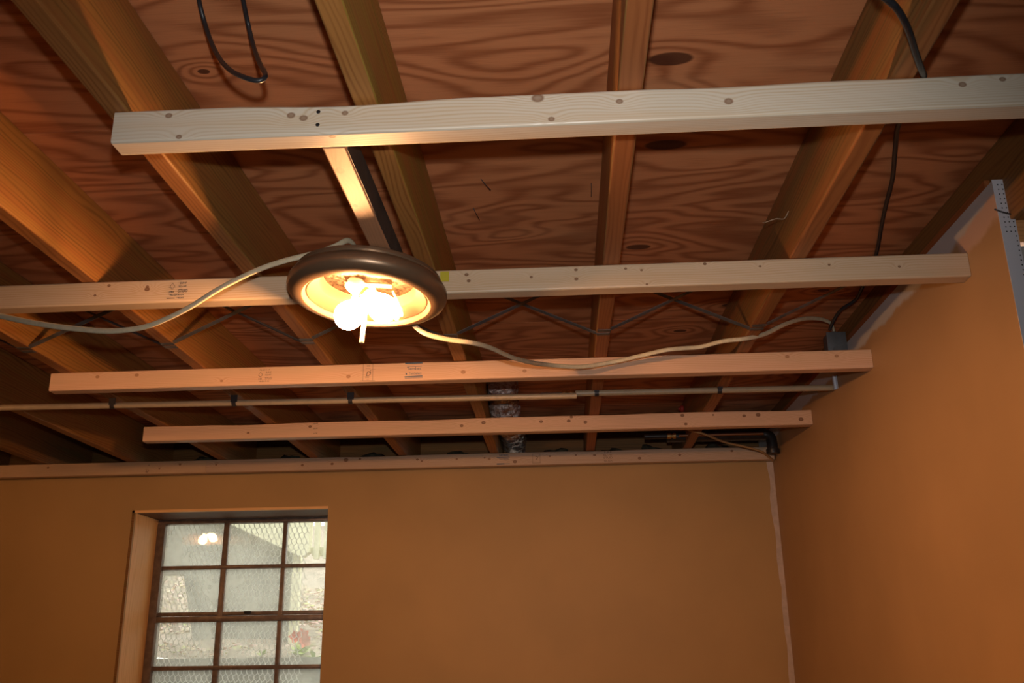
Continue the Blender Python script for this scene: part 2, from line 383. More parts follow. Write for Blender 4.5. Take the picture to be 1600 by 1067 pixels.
# foundation wall behind the drywall, with the deep window opening
fw = tag(boxes('wall_foundation', [(-5.5, WX0-.02, YB+.05, YB+.40, 0, JB-.04), (WX1+.02, 2.0, YB+.05, YB+.40, 0, JB-.04), (WX0-.02, WX1+.02, YB+.05, YB+.40, WZ1+.02, JB-.04), (WX0-.02, WX1+.02, YB+.05, YB+.40, 0, WZ0-.02)], M_BLOCK), kind='structure')
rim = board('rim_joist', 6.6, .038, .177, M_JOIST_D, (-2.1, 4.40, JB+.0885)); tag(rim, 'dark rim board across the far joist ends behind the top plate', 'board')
for i, x in enumerate((-1.69, -1.27, -.88, -.48, -.02, .24, .41, .72)):
    bm = bmesh.new(); bmesh.ops.create_icosphere(bm, subdivisions=3, radius=1)
    for v in bm.verts:
        q = v.co.copy(); k = 1 + .45*mnoise.noise(q*1.7+Vector((i*5, 0, 0))) + .22*mnoise.noise(q*5+Vector((0, i*3, 0)))
        v.co = Vector((q.x*.068*k, q.y*.05*k, q.z*.055*k))
    me = bpy.data.meshes.new('insulation_batt'); bm.to_mesh(me); bm.free()
    o = link('insulation_batt', me, M_INSUL, None, True, 80); o.location = (x, 4.31, JB+.025)
    tag(o, 'crumpled dark insulation wad above the back wall, ' + ('over the window', 'right of the window', 'in the bay left of the fixture', 'in the bay behind the fixture', 'just right of the foil duct', 'left of the brass fittings', 'behind the brass fittings', 'beside the black iron pipe')[i], 'insulation', 'insulation wads above the back wall')

# ------------------------------------------------------------------ joists
JH = .177; JY0, JY1 = -4.38, 4.375; JLEN = JY1-JY0
def joist(xl, mat, label, seed):
    o = board('ceiling_joist', JLEN, .038, JH, mat, (xl+.019, (JY0+JY1)/2, JB+JH/2), PI/2, .004, 40, .003, seed=seed)
    return tag(o, label, 'joist', 'ceiling joists')
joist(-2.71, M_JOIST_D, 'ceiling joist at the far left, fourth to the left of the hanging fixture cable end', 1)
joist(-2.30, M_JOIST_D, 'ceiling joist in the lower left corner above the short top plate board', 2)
joist(-1.90, M_JOIST, 'ceiling joist ending above the left edge of the window', 3)
joist(-1.495, M_JOIST, 'ceiling joist crossing behind the cut left ends of the two short furring strips', 4)
jz = joist(-1.09, M_JOIST, 'ceiling joist at the left edge with an orange lit side above the sagging white cable', 5)
ja = joist(-.705, M_JOIST, 'ceiling joist behind the cut left end of the nearest pale furring strip', 6)
jb = joist(-.309, M_JOIST_G, 'yellow green stained ceiling joist just right of the light fixture', 7)
jc = joist(.104, M_JOIST_R, 'reddish ceiling joist running straight away right of the fixture, mid picture', 8)
jd = joist(.515, M_JOIST_O, 'grey and orange streaked ceiling joist with the black cable beside it', 9)
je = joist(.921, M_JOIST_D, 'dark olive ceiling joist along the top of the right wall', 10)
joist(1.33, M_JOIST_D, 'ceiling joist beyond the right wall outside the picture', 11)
# brown nailer on top of the right wall drywall
nl = board('nailer_strip', 2.3, .012, .022, M_JOIST_R, (XW+.010, 2.98, TOPR+.0115), PI/2, .002)
tag(nl, 'thin brown nailing strip on top of the right wall below the olive joist', 'board')

# ------------------------------------------------------------------ furring strips (2x lumber under the joists)
SB, SH = .042, .056
def pinemat(i, knots, light=PINE[0], dark=PINE[1], rough=.42, **k):
    return wood('furring_pine_%d' % i, light, dark, ring=1150, amp=1.3, knots=knots, rough=rough, grain=.75, blotch=(.62, .43, .25), blotch_amt=.35, spec=.45, **k)
def strip(x0, x1, yf, mat, label, seed, wav=.002, wane=0., skew=0., rad=.004):
    o = board('furring_strip', x1-x0, SB, SH, mat, ((x0+x1)/2, yf+SB/2, JB-SH/2-.0005), 0, rad, 60, wav, seed=seed, wane=wane, skew=skew)
    return tag(o, label, 'beam', 'furring strips under the joists')
def kn(o_c, lst):       # knots in world x and height above strip centre -> local (x, v)
    return [(x-o_c, z+.021, r_) for x, z, r_ in lst]
c1 = (-.688+2.3)/2
s1 = strip(-.688, 2.3, 1.263, pinemat(1, kn(c1, [(-.60, .017, .0055), (-.58, -.022, .005), (-.405, .008, .006), (-.385, .002, .006), (-.34, -.036, .0055), (-.32, .008, .005), (-.02, .020, .009), (.0, -.018, .005), (.105, .008, .0055), (.27, .0, .007), (.62, .012, .0055), (.68, .018, .005)]), (.67, .585, .47), (.54, .40, .25), .36, knotcol=(.24, .135, .08)), 'pale whitewood furring strip nearest the camera with a cut left end', 1, .004, .012, .0)
for z in (.012, -.011):
    nv = lathe('nail', [(0, -.0012), (.0032, -.001), (.0034, 0), (.003, .0006), (0, .0008)], M_NAIL, s1, 10, (-.362-c1, -.0215, z), (0, -1, .2))
    nv['label'] = 'black nail head'
c2 = (-3.3+.9)/2
s2 = strip(-3.3, .899, 1.95, pinemat(2, kn(c2, [(-1.02, .018, .004), (-1.05, -.005, .0035), (-.93, .006, .006), (-.93, .012, .004), (-.20, .015, .0045), (-.195, .0, .0045), (-.055, .004, .0035), (.045, .018, .004), (.045, -.004, .0045), (.155, .017, .003), (.19, .012, .003), (.2, -.022, .003), (.33, .022, .004), (.45, .012, .003), (.6, .01, .003), (.75, .0, .003)]), (.68, .515, .35), (.56, .36, .20)), 'furring strip passing behind the light fixture with a black grade stamp', 2, .003)
c3 = (-1.525+.9)/2
s3 = strip(-1.525, .899, 2.64, pinemat(3, kn(c3, [(-1.38, .012, .006), (-1.26, .014, .006), (-1.0, -.012, .004), (-.62, -.010, .006), (-.28, -.006, .007), (-.10, -.008, .006), (.66, .012, .006), (.80, .010, .006), (.2, .015, .004)]), (.75, .48, .315), (.62, .34, .19), knotcol=(.40, .19, .09)), 'furring strip with blue and black mill stamps, third from the camera', 3, .002, 0, .0)
c4 = (-1.546+.9)/2
s4 = strip(-1.546, .899, 3.344, pinemat(4, kn(c4, [(-1.15, -.006, .005), (-.92, .012, .006), (-.28, .010, .007), (-.36, .0, .006), (-.07, .008, .007), (.03, .008, .007), (.09, .002, .007), (.04, .022, .005), (.44, .018, .007), (.45, -.015, .006), (.55, .016, .004), (.66, .010, .006), (.71, .012, .008), (.86, -.008, .008)]), (.72, .46, .30), (.58, .33, .19)), 'knotty furring strip with a cut left end, second from the back wall', 4, .002, .006)
c5a = (-3.3-1.5445)/2
s5a = strip(-3.3, -1.5455, 3.98, pinemat(5, kn(c5a, [(-1.66, .012, .005), (-1.75, -.006, .004), (-2.25, .012, .005), (-2.6, .0, .005)]), (.64, .44, .28), (.52, .31, .17)), 'short top plate board over the window side of the back wall', 5, .001)
c5 = (-1.5445+.895)/2
s5 = strip(-1.5445, .895, 3.98, pinemat(6, kn(c5, [(-1.5, .006, .004), (-1.12, -.004, .006), (-.99, -.002, .006), (-.93, .014, .010), (-.87, .016, .006), (-.62, .008, .005), (-.6, .0, .005), (-.45, .006, .005), (-.33, .008, .004), (-.31, .002, .006), (-.2, -.012, .008), (-.05, .008, .005), (.06, .010, .004), (.14, .008, .006), (.33, -.010, .007), (.5, .0, .006), (.72, .012, .006)]), (.60, .42, .29), (.48, .29, .17), knotcol=(.2, .08, .03)), 'long knotty top plate board along the top of the back wall', 6, .002, .004)
for o in (s5, s5a): o.location.y += .0; 
# backing ledger between plate and drywall (the plate sits on the furring of the wall)
lg = board('wall_ledger', 4.2, .018, .05, M_JOIST_D, (-1.2, 4.033, JB-.028)); tag(lg, 'dark ledger board behind the top plate at the back wall', 'board')
# brace carrying the fixture between the two nearest strips
brc = board('fixture_brace', 1.948-1.306, .038, .056, M_BRACE, (-.346, (1.306+1.948)/2, JB-SH/2-.001), PI/2, .003, 10)
tag(brc, 'short orange lit brace with a dark side above the light fixture', 'brace')
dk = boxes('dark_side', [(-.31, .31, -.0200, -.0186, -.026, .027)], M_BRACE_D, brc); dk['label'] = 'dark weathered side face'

# ---- stamps and lettering on the lumber
def ink(parent, cx, yf, items, mat):
    """items: (text, size, world x, height from strip centre, width factor, shear)"""
    for (t, sz, x, z, sx, sh) in items:
        o = text('stamp', t, sz, (x-cx, -SB/2-.0008, z), mat, parent, sx, sh)
def rule(parent, cx, x0, x1, z0, z1, mat, slope=0.):
    y = -SB/2-.0009
    mesh_obj('stamp_rule', [(x0-cx, y, z0), (x1-cx, y, z0+slope), (x1-cx, y, z1+slope), (x0-cx, y, z1)], [(0, 1, 2, 3)], mat, parent)
def tree_logo(parent, cx, x, z, s, mat):
    y = -SB/2-.0009
    P = [(0, 1), (.32, .42), (.62, .30), (.60, -.05), (.86, -.35), (.30, -.42), (.34, -.86), (-.34, -.86), (-.30, -.42), (-.86, -.35), (-.60, -.05), (-.62, .30), (-.32, .42)]
    V = []; Fc = []
    for k in (1, .80):
        V += [(x-cx+q*s*k, y, z+h_*s*k) for q, h_ in P]
    n = len(P)
    for i in range(n): Fc.append((i, (i+1) % n, n+(i+1) % n, n+i))
    mesh_obj('stamp_logo', V, Fc, mat, parent)
def grade_stamp(parent, cx, x, z, k, extra_top=False):
    m = M_INK
    tree_logo(parent, cx, x-.014*k, z+.013*k, .0088*k, m)
    ink(parent, cx, 0, [('S-P-F', .0072*k, x+.010*k, z+.0195*k, 1.1, .2), ('KD-HT', .0060*k, x+.010*k, z+.0115*k, 1, .0), ('148', .0072*k, x-.015*k, z-.001*k, 1.1, 0), ('STUD', .0105*k, x+.011*k, z+.0005*k, .85, .1), ('NLGA R 1/4', .0062*k, x-.002*k, z-.0085*k, 1, .1)], m)
    if not extra_top:
        rule(parent, cx, x-.025*k, x-.006*k, z-.0172*k, z-.0155*k, m); ink(parent, cx, 0, [('RULE', .005*k, x+.008*k, z-.0162*k, 1.2, 0)], m)
    else:
        ink(parent, cx, 0, [('NLGA R 1/4', .0062*k, x-.002*k, z+.0275*k, 1, .1)], m)
grade_stamp(s2, c2, -.857, -.002, 1.0)
grade_stamp(s3, c3, -.87, -.009, .98, True)
# boxed mill mark on the third strip
bx0 = -.562
for (z0, z1) in ((-.0245, -.0238), (.0085, .0091)): rule(s3, c3, bx0-.022, bx0+.022, z0, z1, M_INK)
for x in (-.0145, .0145): rule(s3, c3, bx0+x-.0004, bx0+x+.0004, -.024, .027, M_INK)
ink(s3, c3, 0, [('D', .020, bx0, -.004, 1.0, .3), ('J', .012, bx0+.006, .004, 1.0, .3), ('WW', .006, bx0-.002, -.0145, 1, 0), ('---', .008, bx0, -.020, 1, 0), ('==', .008, bx0+.001, .0205, 1.2, 0), ('-----', .007, bx0, .014, 1.3, 0)], M_INK)
# blue mill lettering
tx = -.426
rule(s3, c3, tx-.026, tx+.026, .0235, .0275, M_BLUE); rule(s3, c3, tx-.020, tx+.024, .0140, .0150, M_BLUE, .001)
ink(s3, c3, 0, [('Tembec', .0125, tx+.001, .0085, 1.05, 0), ('TemSelect', .0088, tx+.004, -.0065, 1.0, 0)], M_BLUE)
rule(s3, c3, tx-.027, tx+.026, -.0178, -.0148, M_BLUE, .0015); rule(s3, c3, tx-.026, tx+.027, -.0215, -.0200, M_BLUE, .0015)
rule(s3, c3, tx-.024, tx-.020, -.0085, -.0035, M_BLUE, -.002)
for z in (.022, .004, -.014):
    ink(s4, c4, 0, [('m/4', .0085, -.9, z, 1.2, .2)], M_INK)
for x, z, t in ((-1.80, .014, '-'), (-1.805, .002, '_'), (-1.805, -.014, 'u')):
    ink(s5a, c5a, 0, [(t, .02, x, z, 1.4, .3)], M_INK)
bx = -.248
ink(s5, c5, 0, [('Tembec', .0125, bx, .018, 1.05, 0), ('TemSelect', .0095, bx, .001, 1.05, 0)], M_BLUE)
rule(s5, c5, bx-.030, bx+.026, .0075, .0095, M_BLUE); rule(s5, c5, bx-.030, bx+.004, -.0225, -.0180, M_BLUE); rule(s5, c5, bx+.006, bx+.026, -.0215, -.0195, M_BLUE)
bx = -.108
for (z0, z1) in ((-.020, -.0185), (.0185, .020)): rule(s5, c5, bx-.018, bx+.018, z0, z1, M_INK2)
for x in (-.016, .016): rule(s5, c5, bx+x-.0006, bx+x+.0006, -.020, .020, M_INK2)
ink(s5, c5, 0, [('2', .024, bx, .0, 1, .1), ('/', .02, bx+.005, .004, 1, .3)], M_INK2)
ink(s5, c5, 0, [('S-P-F', .012, .197, .018, 1.3, 0), ('KD-HT', .010, .197, .007, 1.3, 0), ('STUD', .012, .197, -.005, 1.3, 0), ('NLGA', .010, .197, -.018, 1.3, 0)], M_INK2)

# ------------------------------------------------------------------ light fixture
def bulb_part(root, globe, axis, mat, seg=24):
    ax = Vector(axis).normalized()
    prof = [(.0, .030), (.010, .0283), (.019, .0232), (.0258, .0155), (.0296, .005), (.0298, -.004), (.0275, -.014), (.022, -.026), (.0165, -.038), (.0140, -.046), (.0132, -.050)]
    b = lathe('bulb', prof, mat, root, seg, globe, tuple(ax)); b['label'] = 'glowing incandescent bulb'
    lathe('screw_base', [(.0132, -.050), (.0136, -.053), (.0128, -.056), (.0136, -.060), (.0128, -.064), (.0136, -.068), (.011, -.074), (0, -.076)], M_BRASS, b, 16, globe, tuple(ax))
    so = Vector(globe) - ax*.066
    lathe('socket', [(.0, -.030), (.017, -.030), (.019, -.024), (.019, .006), (.0165, .009), (.0150, .006), (.0150, -.01)], M_PORC, root, 20, tuple(so), tuple(ax))
def fixture(loc, rot, label, mat):
    root = empty('ceiling_light', loc, rot); tag(root, label, 'ceiling light', 'flush mount fixtures with bare bulbs')
    # z = 0 is the plane of the open rim
    lathe('pan', [(0, .058), (.118, .058), (.146, .056), (.152, .052), (.1525, .046), (.150, .043), (.1515, .0405), (.160, .037), (.1655, .028), (.1665, .018), (.162, .008), (.150, .0015), (.139, -.001), (.1335, -.0015), (.131, .0005), (.1295, .005), (.1265, .0085)], M_BRONZE, root, 72)
    lathe('inner_ring', [(.1265, .0085), (.124, .0070), (.121, .0085), (.112, .019), (.103, .026), (.101, .029), (.098, .045), (.095, .049)], M_BRONZE_L, root, 72)
    lathe('reflector', [(.0955, .049), (.06, .0485), (0, .0485)], M_FOIL, root, 48)
    boxes('crossbar', [(-.05, .05, -.010, .010, .036, .040)], M_BRONZE_L, root, .001)
    bulb_part(root, (-.034, .004, -.034), (-.35, -.45, -.85), mat)
    bulb_part(root, (.036, -.004, -.016), (.75, -.10, -.62), mat)
    rod = [(.0, -.094), (.0044, -.094), (.0050, -.092)]
    for i in range(32): rod += [(.0050, -.090+i*.004), (.0045, -.088+i*.004)]
    lathe('center_rod', rod, M_ROD, root, 12)
    lathe('wire_nut', [(0, -.018), (.005, -.016), (.007, -.004), (.0075, .012)], M_PORC, root, 12, (.065, .045, -.004), (.2, .2, 1))
    tube('fixture_wire', [(-.005, .03, .04), (-.030, .05, .012), (-.040, .035, -.004), (-.030, .010, .012), (-.012, .0, .036)], .0022, None, M_CABLE, root, 8)
    tube('fixture_wire', [(.010, .03, .04), (.045, .055, .005), (.062, .05, -.006), (.074, .04, -.010), (.070, .03, .0), (.05, .02, .036)], .0022, None, M_PORC, root, 8)
    return root
lamp1 = fixture((-.396, 1.818, CZ+.703), (-.05, .065, .12), 'round bronze ceiling fixture with bare lit bulbs hanging below the furring strips', M_BULB)
tag(boxes('yellow_label', [(-.010, .010, -.0012, 0, -.012, .012)], M_TAPE, s2), 'yellow sticker').location = (-.249-c2, -SB/2-.0005, .012)
lamp2 = fixture((-2.487, 2.06, CZ+.822), (0, 0, -.34), 'second bronze fixture outside the left edge whose bulbs reflect in the window', M_BULB_DIM)

# ------------------------------------------------------------------ cables
CL = [(-2.36, 2.00, 2.335), (-2.30, 1.98, 2.285), (-2.1, 1.9, 2.262), (-1.75, 1.88, 2.25), (-1.45, 1.87, 2.235), (-1.298, 1.86, 2.216), (-1.208, 1.86, 2.19), (-1.113, 1.85, 2.165), (-1.021, 1.84, 2.147), (-0.938, 1.83, 2.136), (-0.865, 1.82, 2.139), (-0.808, 1.81, 2.155), (-0.759, 1.8, 2.175), (-0.697, 1.79, 2.209), (-0.622, 1.78, 2.241), (-0.566, 1.77, 2.255), (-0.52, 1.77, 2.266), (-0.489, 1.78, 2.278), (-0.461, 1.8, 2.3), (-0.442, 1.83, 2.325), (-0.432, 1.87, 2.318), (-.420, 1.885, 2.262)]
tag(tube('sheathed_cable', CL, .0035, .0062, M_CABLE, None, 12), 'white flat cable sagging from the left edge up over the light fixture', 'cable', 'white sheathed cables')
CR = [(-.30, 1.84, 2.225), (-.288, 1.875, 2.20), (-0.345, 1.986, 2.2335), (-0.341, 2.0, 2.217), (-0.327, 2.005, 2.192), (-0.301, 2.02, 2.174), (-0.255, 2.06, 2.172), (-0.206, 2.1, 2.176), (-0.166, 2.17, 2.185), (-0.118, 2.28, 2.193), (-0.073, 2.4, 2.215), (-0.027, 2.5, 2.237), (0.057, 2.55, 2.244), (0.14, 2.58, 2.262), (0.23, 2.56, 2.274), (0.299, 2.532, 2.28), (0.354, 2.535, 2.285), (0.398, 2.537, 2.288), (0.454, 2.494, 2.289), (0.512, 2.478, 2.289), (0.575, 2.52, 2.315), (0.645, 2.58, 2.361), (0.713, 2.66, 2.403), (0.767, 2.73, 2.43), (0.816, 2.79, 2.446), (0.852, 2.83, 2.447), (0.866, 2.855, 2.436), (.866, 2.862, 2.425)]
tag(tube('sheathed_cable', CR[2:], .0036, .0062, M_CABLE, None, 12), 'white wavy cable running from the light fixture right to the grey junction box', 'cable', 'white sheathed cables')
LP = [(-0.549, 1.205, 2.472), (-0.552, 1.226, 2.462), (-0.547, 1.242, 2.437), (-0.528, 1.231, 2.392), (-0.497, 1.195, 2.337), (-0.463, 1.155, 2.289), (-0.431, 1.132, 2.26), (-0.412, 1.129, 2.253), (-0.405, 1.134, 2.262), (-0.415, 1.156, 2.287), (-0.441, 1.204, 2.337), (-0.47, 1.252, 2.402), (-0.483, 1.257, 2.445), (-0.481, 1.224, 2.462), (-0.479, 1.20, 2.474)]
tag(tube('wire_loop', LP, .0038, None, M_BLACK, None, 10), 'black wire loop hanging from the plywood near the top left', 'wire')
BR = [(.40, 1.0, 2.292), (0.427, 1.044, 2.289), (0.441, 1.053, 2.283), (0.46, 1.069, 2.277), (0.486, 1.108, 2.275), (0.517, 1.168, 2.28), (0.542, 1.216, 2.2865), (0.5590, 1.25, 2.298), (0.574, 1.284, 2.311), (0.602, 1.387, 2.347), (0.631, 1.506, 2.387), (0.656, 1.612, 2.417), (0.707, 1.771, 2.45), (0.746, 1.904, 2.46), (0.776, 2.041, 2.465), (0.802, 2.154, 2.468), (0.841, 2.316, 2.47), (0.87, 2.472, 2.47), (0.878, 2.58, 2.465), (0.878, 2.647, 2.455), (0.85, 2.70, 2.445), (0.848, 2.78, 2.44), (0.850, 2.84, 2.43)]
tag(tube('black_cable', BR, .0050, None, M_BLACK, None, 10), 'black cable passing over the nearest furring strip beside the streaked joist', 'cable')
TN = [(.46, 3.60, 2.312), (0.496, 3.637, 2.302), (0.561, 3.668, 2.29), (0.647, 3.75, 2.275), (0.731, 3.799, 2.265), (0.812, 3.845, 2.252), (0.86, 3.905, 2.236), (.878, 3.93, 2.228)]
tag(tube('thin_cable', TN, .0045, None, M_TANC, None, 8), 'thin tan cable drooping to the back right corner', 'cable')

# junction box on the wall side joist
jbx = empty('junction_box', (.873, 2.875, 2.385)); tag(jbx, 'grey steel junction box at the top of the right wall behind the stamped strip', 'junction box')
boxes('body', [(-.031, .024, -.026, .026, -.050, .036)], M_BOX, jbx, .003)
boxes('cover', [(-.034, .026, -.029, -.026, -.052, .038)], M_BOX, jbx, .001)
lathe('cable_clamp', [(.0, 0), (.010, 0), (.010, .007), (.007, .008), (.007, .014), (0, .014)], M_STEELPIPE, jbx, 14, (-.007, -.012, .036))
lathe('knockout', [(.011, 0), (.011, .003), (0, .003)], M_BOX, jbx, 14, (-.008, -.029, -.02), (0, -1, 0))

# ------------------------------------------------------------------ steel cross bridging between joists
xl = [-2.71, -2.30, -1.90, -1.495, -1.09, -.705, -.309, .104, .515, .921]
def strap(x0, z0, x1, z1, y, label):
    """pressed V-section strap with bent nailing tabs from (x0,z0) to (x1,z1)"""
    L = Vector((x1-x0, 0, z1-z0)); u = L.normalized(); nrm = Vector((-u.z, 0, u.x))
    w_, d_ = .0095, .004; V = []; Fc = []
    for c in (Vector((x0, y, z0)), Vector((x1, y, z1))):
        for (dy, dn) in ((-w_, 0), (0, -d_), (w_, 0), (w_, .0014), (0, -d_+.0014), (-w_, .0014)):
            V.append(tuple(c + Vector((0, dy, 0)) + nrm*dn))
    for k in range(6): Fc.append((k, (k+1) % 6, 6+(k+1) % 6, 6+k))
    Fc += [(5, 4, 3, 2, 1, 0), (6, 7, 8, 9, 10, 11)]
    o = mesh_obj('bridging_strap', V, Fc, M_GALV)
    s = 1 if x1 > x0 else -1
    if z0 < z1:
        boxes('nailing_tab', [(min(x0, x0-s*.036), max(x0, x0-s*.036), y-.0085, y+.0085, JB-.0026, JB-.0010)], M_GALV, o)
    tag(o, label, 'bridging strap', 'steel cross bridging'); return o
where = ['far left bay', 'second bay from the left', 'bay left of the short strips', 'left bay above the sagging cable', 'bay left of the light fixture', 'bay behind the light fixture', 'bay right of the light fixture', 'bay above the wavy cable', 'bay next to the right wall']
for i in range(len(xl)-1):
    A, B = xl[i]+.038, xl[i+1]
    strap(A, JB+.002, B, JB+JH-.004, 2.400, 'steel bridging strap rising to the right in the ' + where[i])
    if i < len(xl)-2: strap(B, JB+.002, A, JB+JH-.004, 2.428, 'steel bridging strap rising to the left in the ' + where[i])

# ------------------------------------------------------------------ pipes
ZP = CZ+.800
pp = empty('water_pipe', (-.9, 2.955, ZP)); tag(pp, 'cream plastic pipe from the left edge ending in an open cut end', 'pipe', 'cream plastic pipes')
def ring_tube(name, x0, x1, R_, ri, mat, parent, off=(0, 0, 0), dy=0.):
    prof = [(ri, 0), (R_, 0), (R_, x1-x0), (ri, x1-x0), (ri, 0)]
    return lathe(name, prof, mat, parent, 20, (x0+off[0], off[1], off[2]), (1, dy, 0), 30)
ring_tube('pipe', -2.4+.9, .055+.9, .0098, .0078, M_PVC, pp, (0, -.03, 0), .025)
for xj in (-1.495, -1.09, -.705):
    h = lathe('hanger', [(.0100, -.007), (.0118, -.007), (.0118, .007), (.0100, .007)], M_STRAP, pp, 20, (xj+.019+.9, -.03+(xj+.019+2.4)*.025, 0), (1, 0, 0))
    boxes('strap_tab', [(xj+.019+.9-.010, xj+.019+.9+.012, -.03+(xj+2.42)*.025-.012, -.03+(xj+2.42)*.025-.0105, .0, .040)], M_STRAP, h)
text('pipe_print', '-.--.-- --.- .---.--- - .- -- ---.-', .010, (.53, .0335-.0015, .002), M_INK2, pp, 1.1).location.y = -.0125
pq = empty('water_pipe', (.4, 3.02, ZP+.017)); tag(pq, 'cream plastic pipe reaching the right wall with a dull metal probe end', 'pipe', 'cream plastic pipes')
ring_tube('pipe', .0-.4+.03, .898-.4, .0098, .0078, M_PVC, pq, (0, 0, 0), .02)
lathe('probe', [(0, 0), (.003, .004), (.0062, .012), (.0066, .09)], M_STEELPIPE, pq, 14, (-.47, 0, 0), (1, .02, 0))
lathe('coupling', [(.0066, 0), (.011, .0), (.0125, .004), (.0125, .014), (.0108, .016), (.0108, .024), (.0130, .026), (.0130, .040), (.010, .044)], M_BRASS, pq, 18, (-.392, 0, 0), (1, .02, 0))
for xh in (.142-.4-.02, .525-.4):
    h = lathe('hanger', [(.0100, -.007), (.0118, -.007), (.0118, .007), (.0100, .007)], M_STRAP, pq, 20, (xh, (xh+.4)*.02, 0), (1, 0, 0))
    boxes('strap_tab', [(xh-.008, xh+.008, -.012, -.0105, 0, .030)], M_STRAP, h)
text('pipe_print', '-.-- --.- ---.', .009, (-.17, -.0112, .001), M_INK2, pq, 1.1)
wcl = empty('pipe_channel', (.893, 3.0, CZ+.825)); tag(wcl, 'short white channel standing on the pipe end at the right wall', 'bracket')
boxes('web', [(-.006, .006, .0055, .007, -.022, .022)], M_BEAD, wcl); boxes('flange', [(-.006, -.0046, -.006, .0055, -.022, .022)], M_BEAD, wcl); boxes('flange', [(.0046, .006, -.006, .0055, -.022, .022)], M_BEAD, wcl)

# black iron pipe and copper fittings in the back right corner
bp = empty('iron_pipe', (.86, 3.86, CZ+.81)); tag(bp, 'black iron pipe with an elbow in the back right corner', 'pipe')
lathe('run', [(.0, 0), (.024, 0), (.024, .40), (0, .40)], M_BLACKPIPE, bp, 20, (-.42, .03, .045), (1, 0, 0))
tube('elbow', [(-.04, .03, .045), (-.016, .028, .044), (.004, .022, .030), (.008, .018, .0), (.008, .016, -.035)], .022, None, M_BLACKPIPE, bp, 16)
lathe('elbow_collar', [(.0, 0), (.0265, 0), (.0275, .004), (.0275, .018), (.022, .02)], M_BLACKPIPE, bp, 18, (.008, .016, -.04))
cp = empty('copper_pipe', (.50, 3.80, CZ+.838)); tag(cp, 'thin copper pipe with brass fittings beside the black pipe', 'pipe')
lathe('tube', [(0, 0), (.0055, 0), (.0055, .34), (0, .34)], M_COPPER, cp, 12, (-.02, 0, 0), (1, 0, 0))
lathe('fitting', [(.0055, 0), (.011, .002), (.011, .016), (.008, .018), (.008, .024), (.0115, .026), (.0115, .036), (.0055, .038)], M_BRASS, cp, 14, (-.07, 0, 0), (1, 0, 0))
lathe('union', [(.0, 0), (.012, 0), (.012, .09), (0, .09)], M_BLACKPIPE, cp, 14, (-.16, 0, 0), (1, 0, 0))
rk = lathe('red_knob', [(0, 0), (.012, 0), (.015, .004), (.015, .010), (.012, .014), (.006, .016), (.006, .022), (0, .022)], plain('red_plastic', (.40, .03, .02), .5), None, 16, (0, 0, 0), (-1, 0, 0)); rk.location = (.5145, 3.86, CZ+.965); tag(rk, 'small red knob on the side of the streaked joist above the knotty strip', 'knob')

# flexible duct between joists
dct = empty('flexible_duct', (-.215, 3.55, CZ+.90)); tag(dct, 'foil wrapped flexible duct hanging between joists above the knotty strip', 'duct')
tube('hose', [(.005, -.20, .055), (.0, -.10, .022), (-.002, .03, .0), (.0, .20, .005), (.002, .45, .02), (.0, .78, .03)], .050, None, M_DUCT, dct, 28, True, 22, (0, 0, 1), .25, (.022, .05))
tube('collar_band', [(0, .055, .0005), (0, .07, .001)], .0535, None, M_FOIL, dct, 28, False)

# ------------------------------------------------------------------ window in the deep opening
YW = 4.31
wn = tag(empty('window_1', ((WX0+WX1)/2, YW, WZ0)), kind='structure'); wn['label'] = 'rusty steel sash window with grimy panes in a deep opening'
ox, oy, oz = wn.location
fr = [(WX0, WX0+.036), (-1.562, -1.530), (-1.286, -1.260), (WX1-.020, WX1+.012)]
def wbox(name, bl, mat, bev=.0015, par=wn):
    return boxes(name, [(x0-ox, x1-ox, y0-oy, y1-oy, z0-oz, z1-oz) for (x0, x1, y0, y1, z0, z1) in bl], mat, par, bev)
zb = [CZ+v for v in (.610, .592, .403, .387, .200, .157, -.028, -.046, -.24, -.26, -.45, -.47, -.73, -.75)]
wbox('frame_head', [(WX0, WX1, YW-.02, YW+.03, zb[1], zb[0])], M_FRAME)
wbox('frame_stile', [(fr[0][0], fr[0][1], YW-.025, YW+.03, WZ0, zb[1])], M_FRAME)
wbox('frame_stile', [(fr[3][0], fr[3][1], YW-.025, YW+.03, WZ0, zb[1])], M_FRAME)
for k in (1, 2):
    wbox('muntin', [(fr[k][0]+.004, fr[k][1]-.004, YW-.012, YW+.02, WZ0, zb[1])], M_FRAME)
for (z1, z0) in ((zb[2], zb[3]), (zb[6], zb[7]), (zb[8], zb[9]), (zb[10], zb[11])):
    wbox('muntin', [(WX0+.03, WX1-.01, YW-.014, YW+.02, z0, z1)], M_FRAME)
rl = wbox('vent_rail', [(WX0+.02, WX1-.005, YW-.022, YW+.02, zb[5], zb[5]+.024), (WX0+.02, WX1-.005, YW-.010, YW+.02, zb[5]+.026, zb[4])], M_FRAME)
wbox('catch', [(-1.43, -1.40, YW-.030, YW-.020, zb[4]-.010, zb[4]+.001)], M_NAIL)
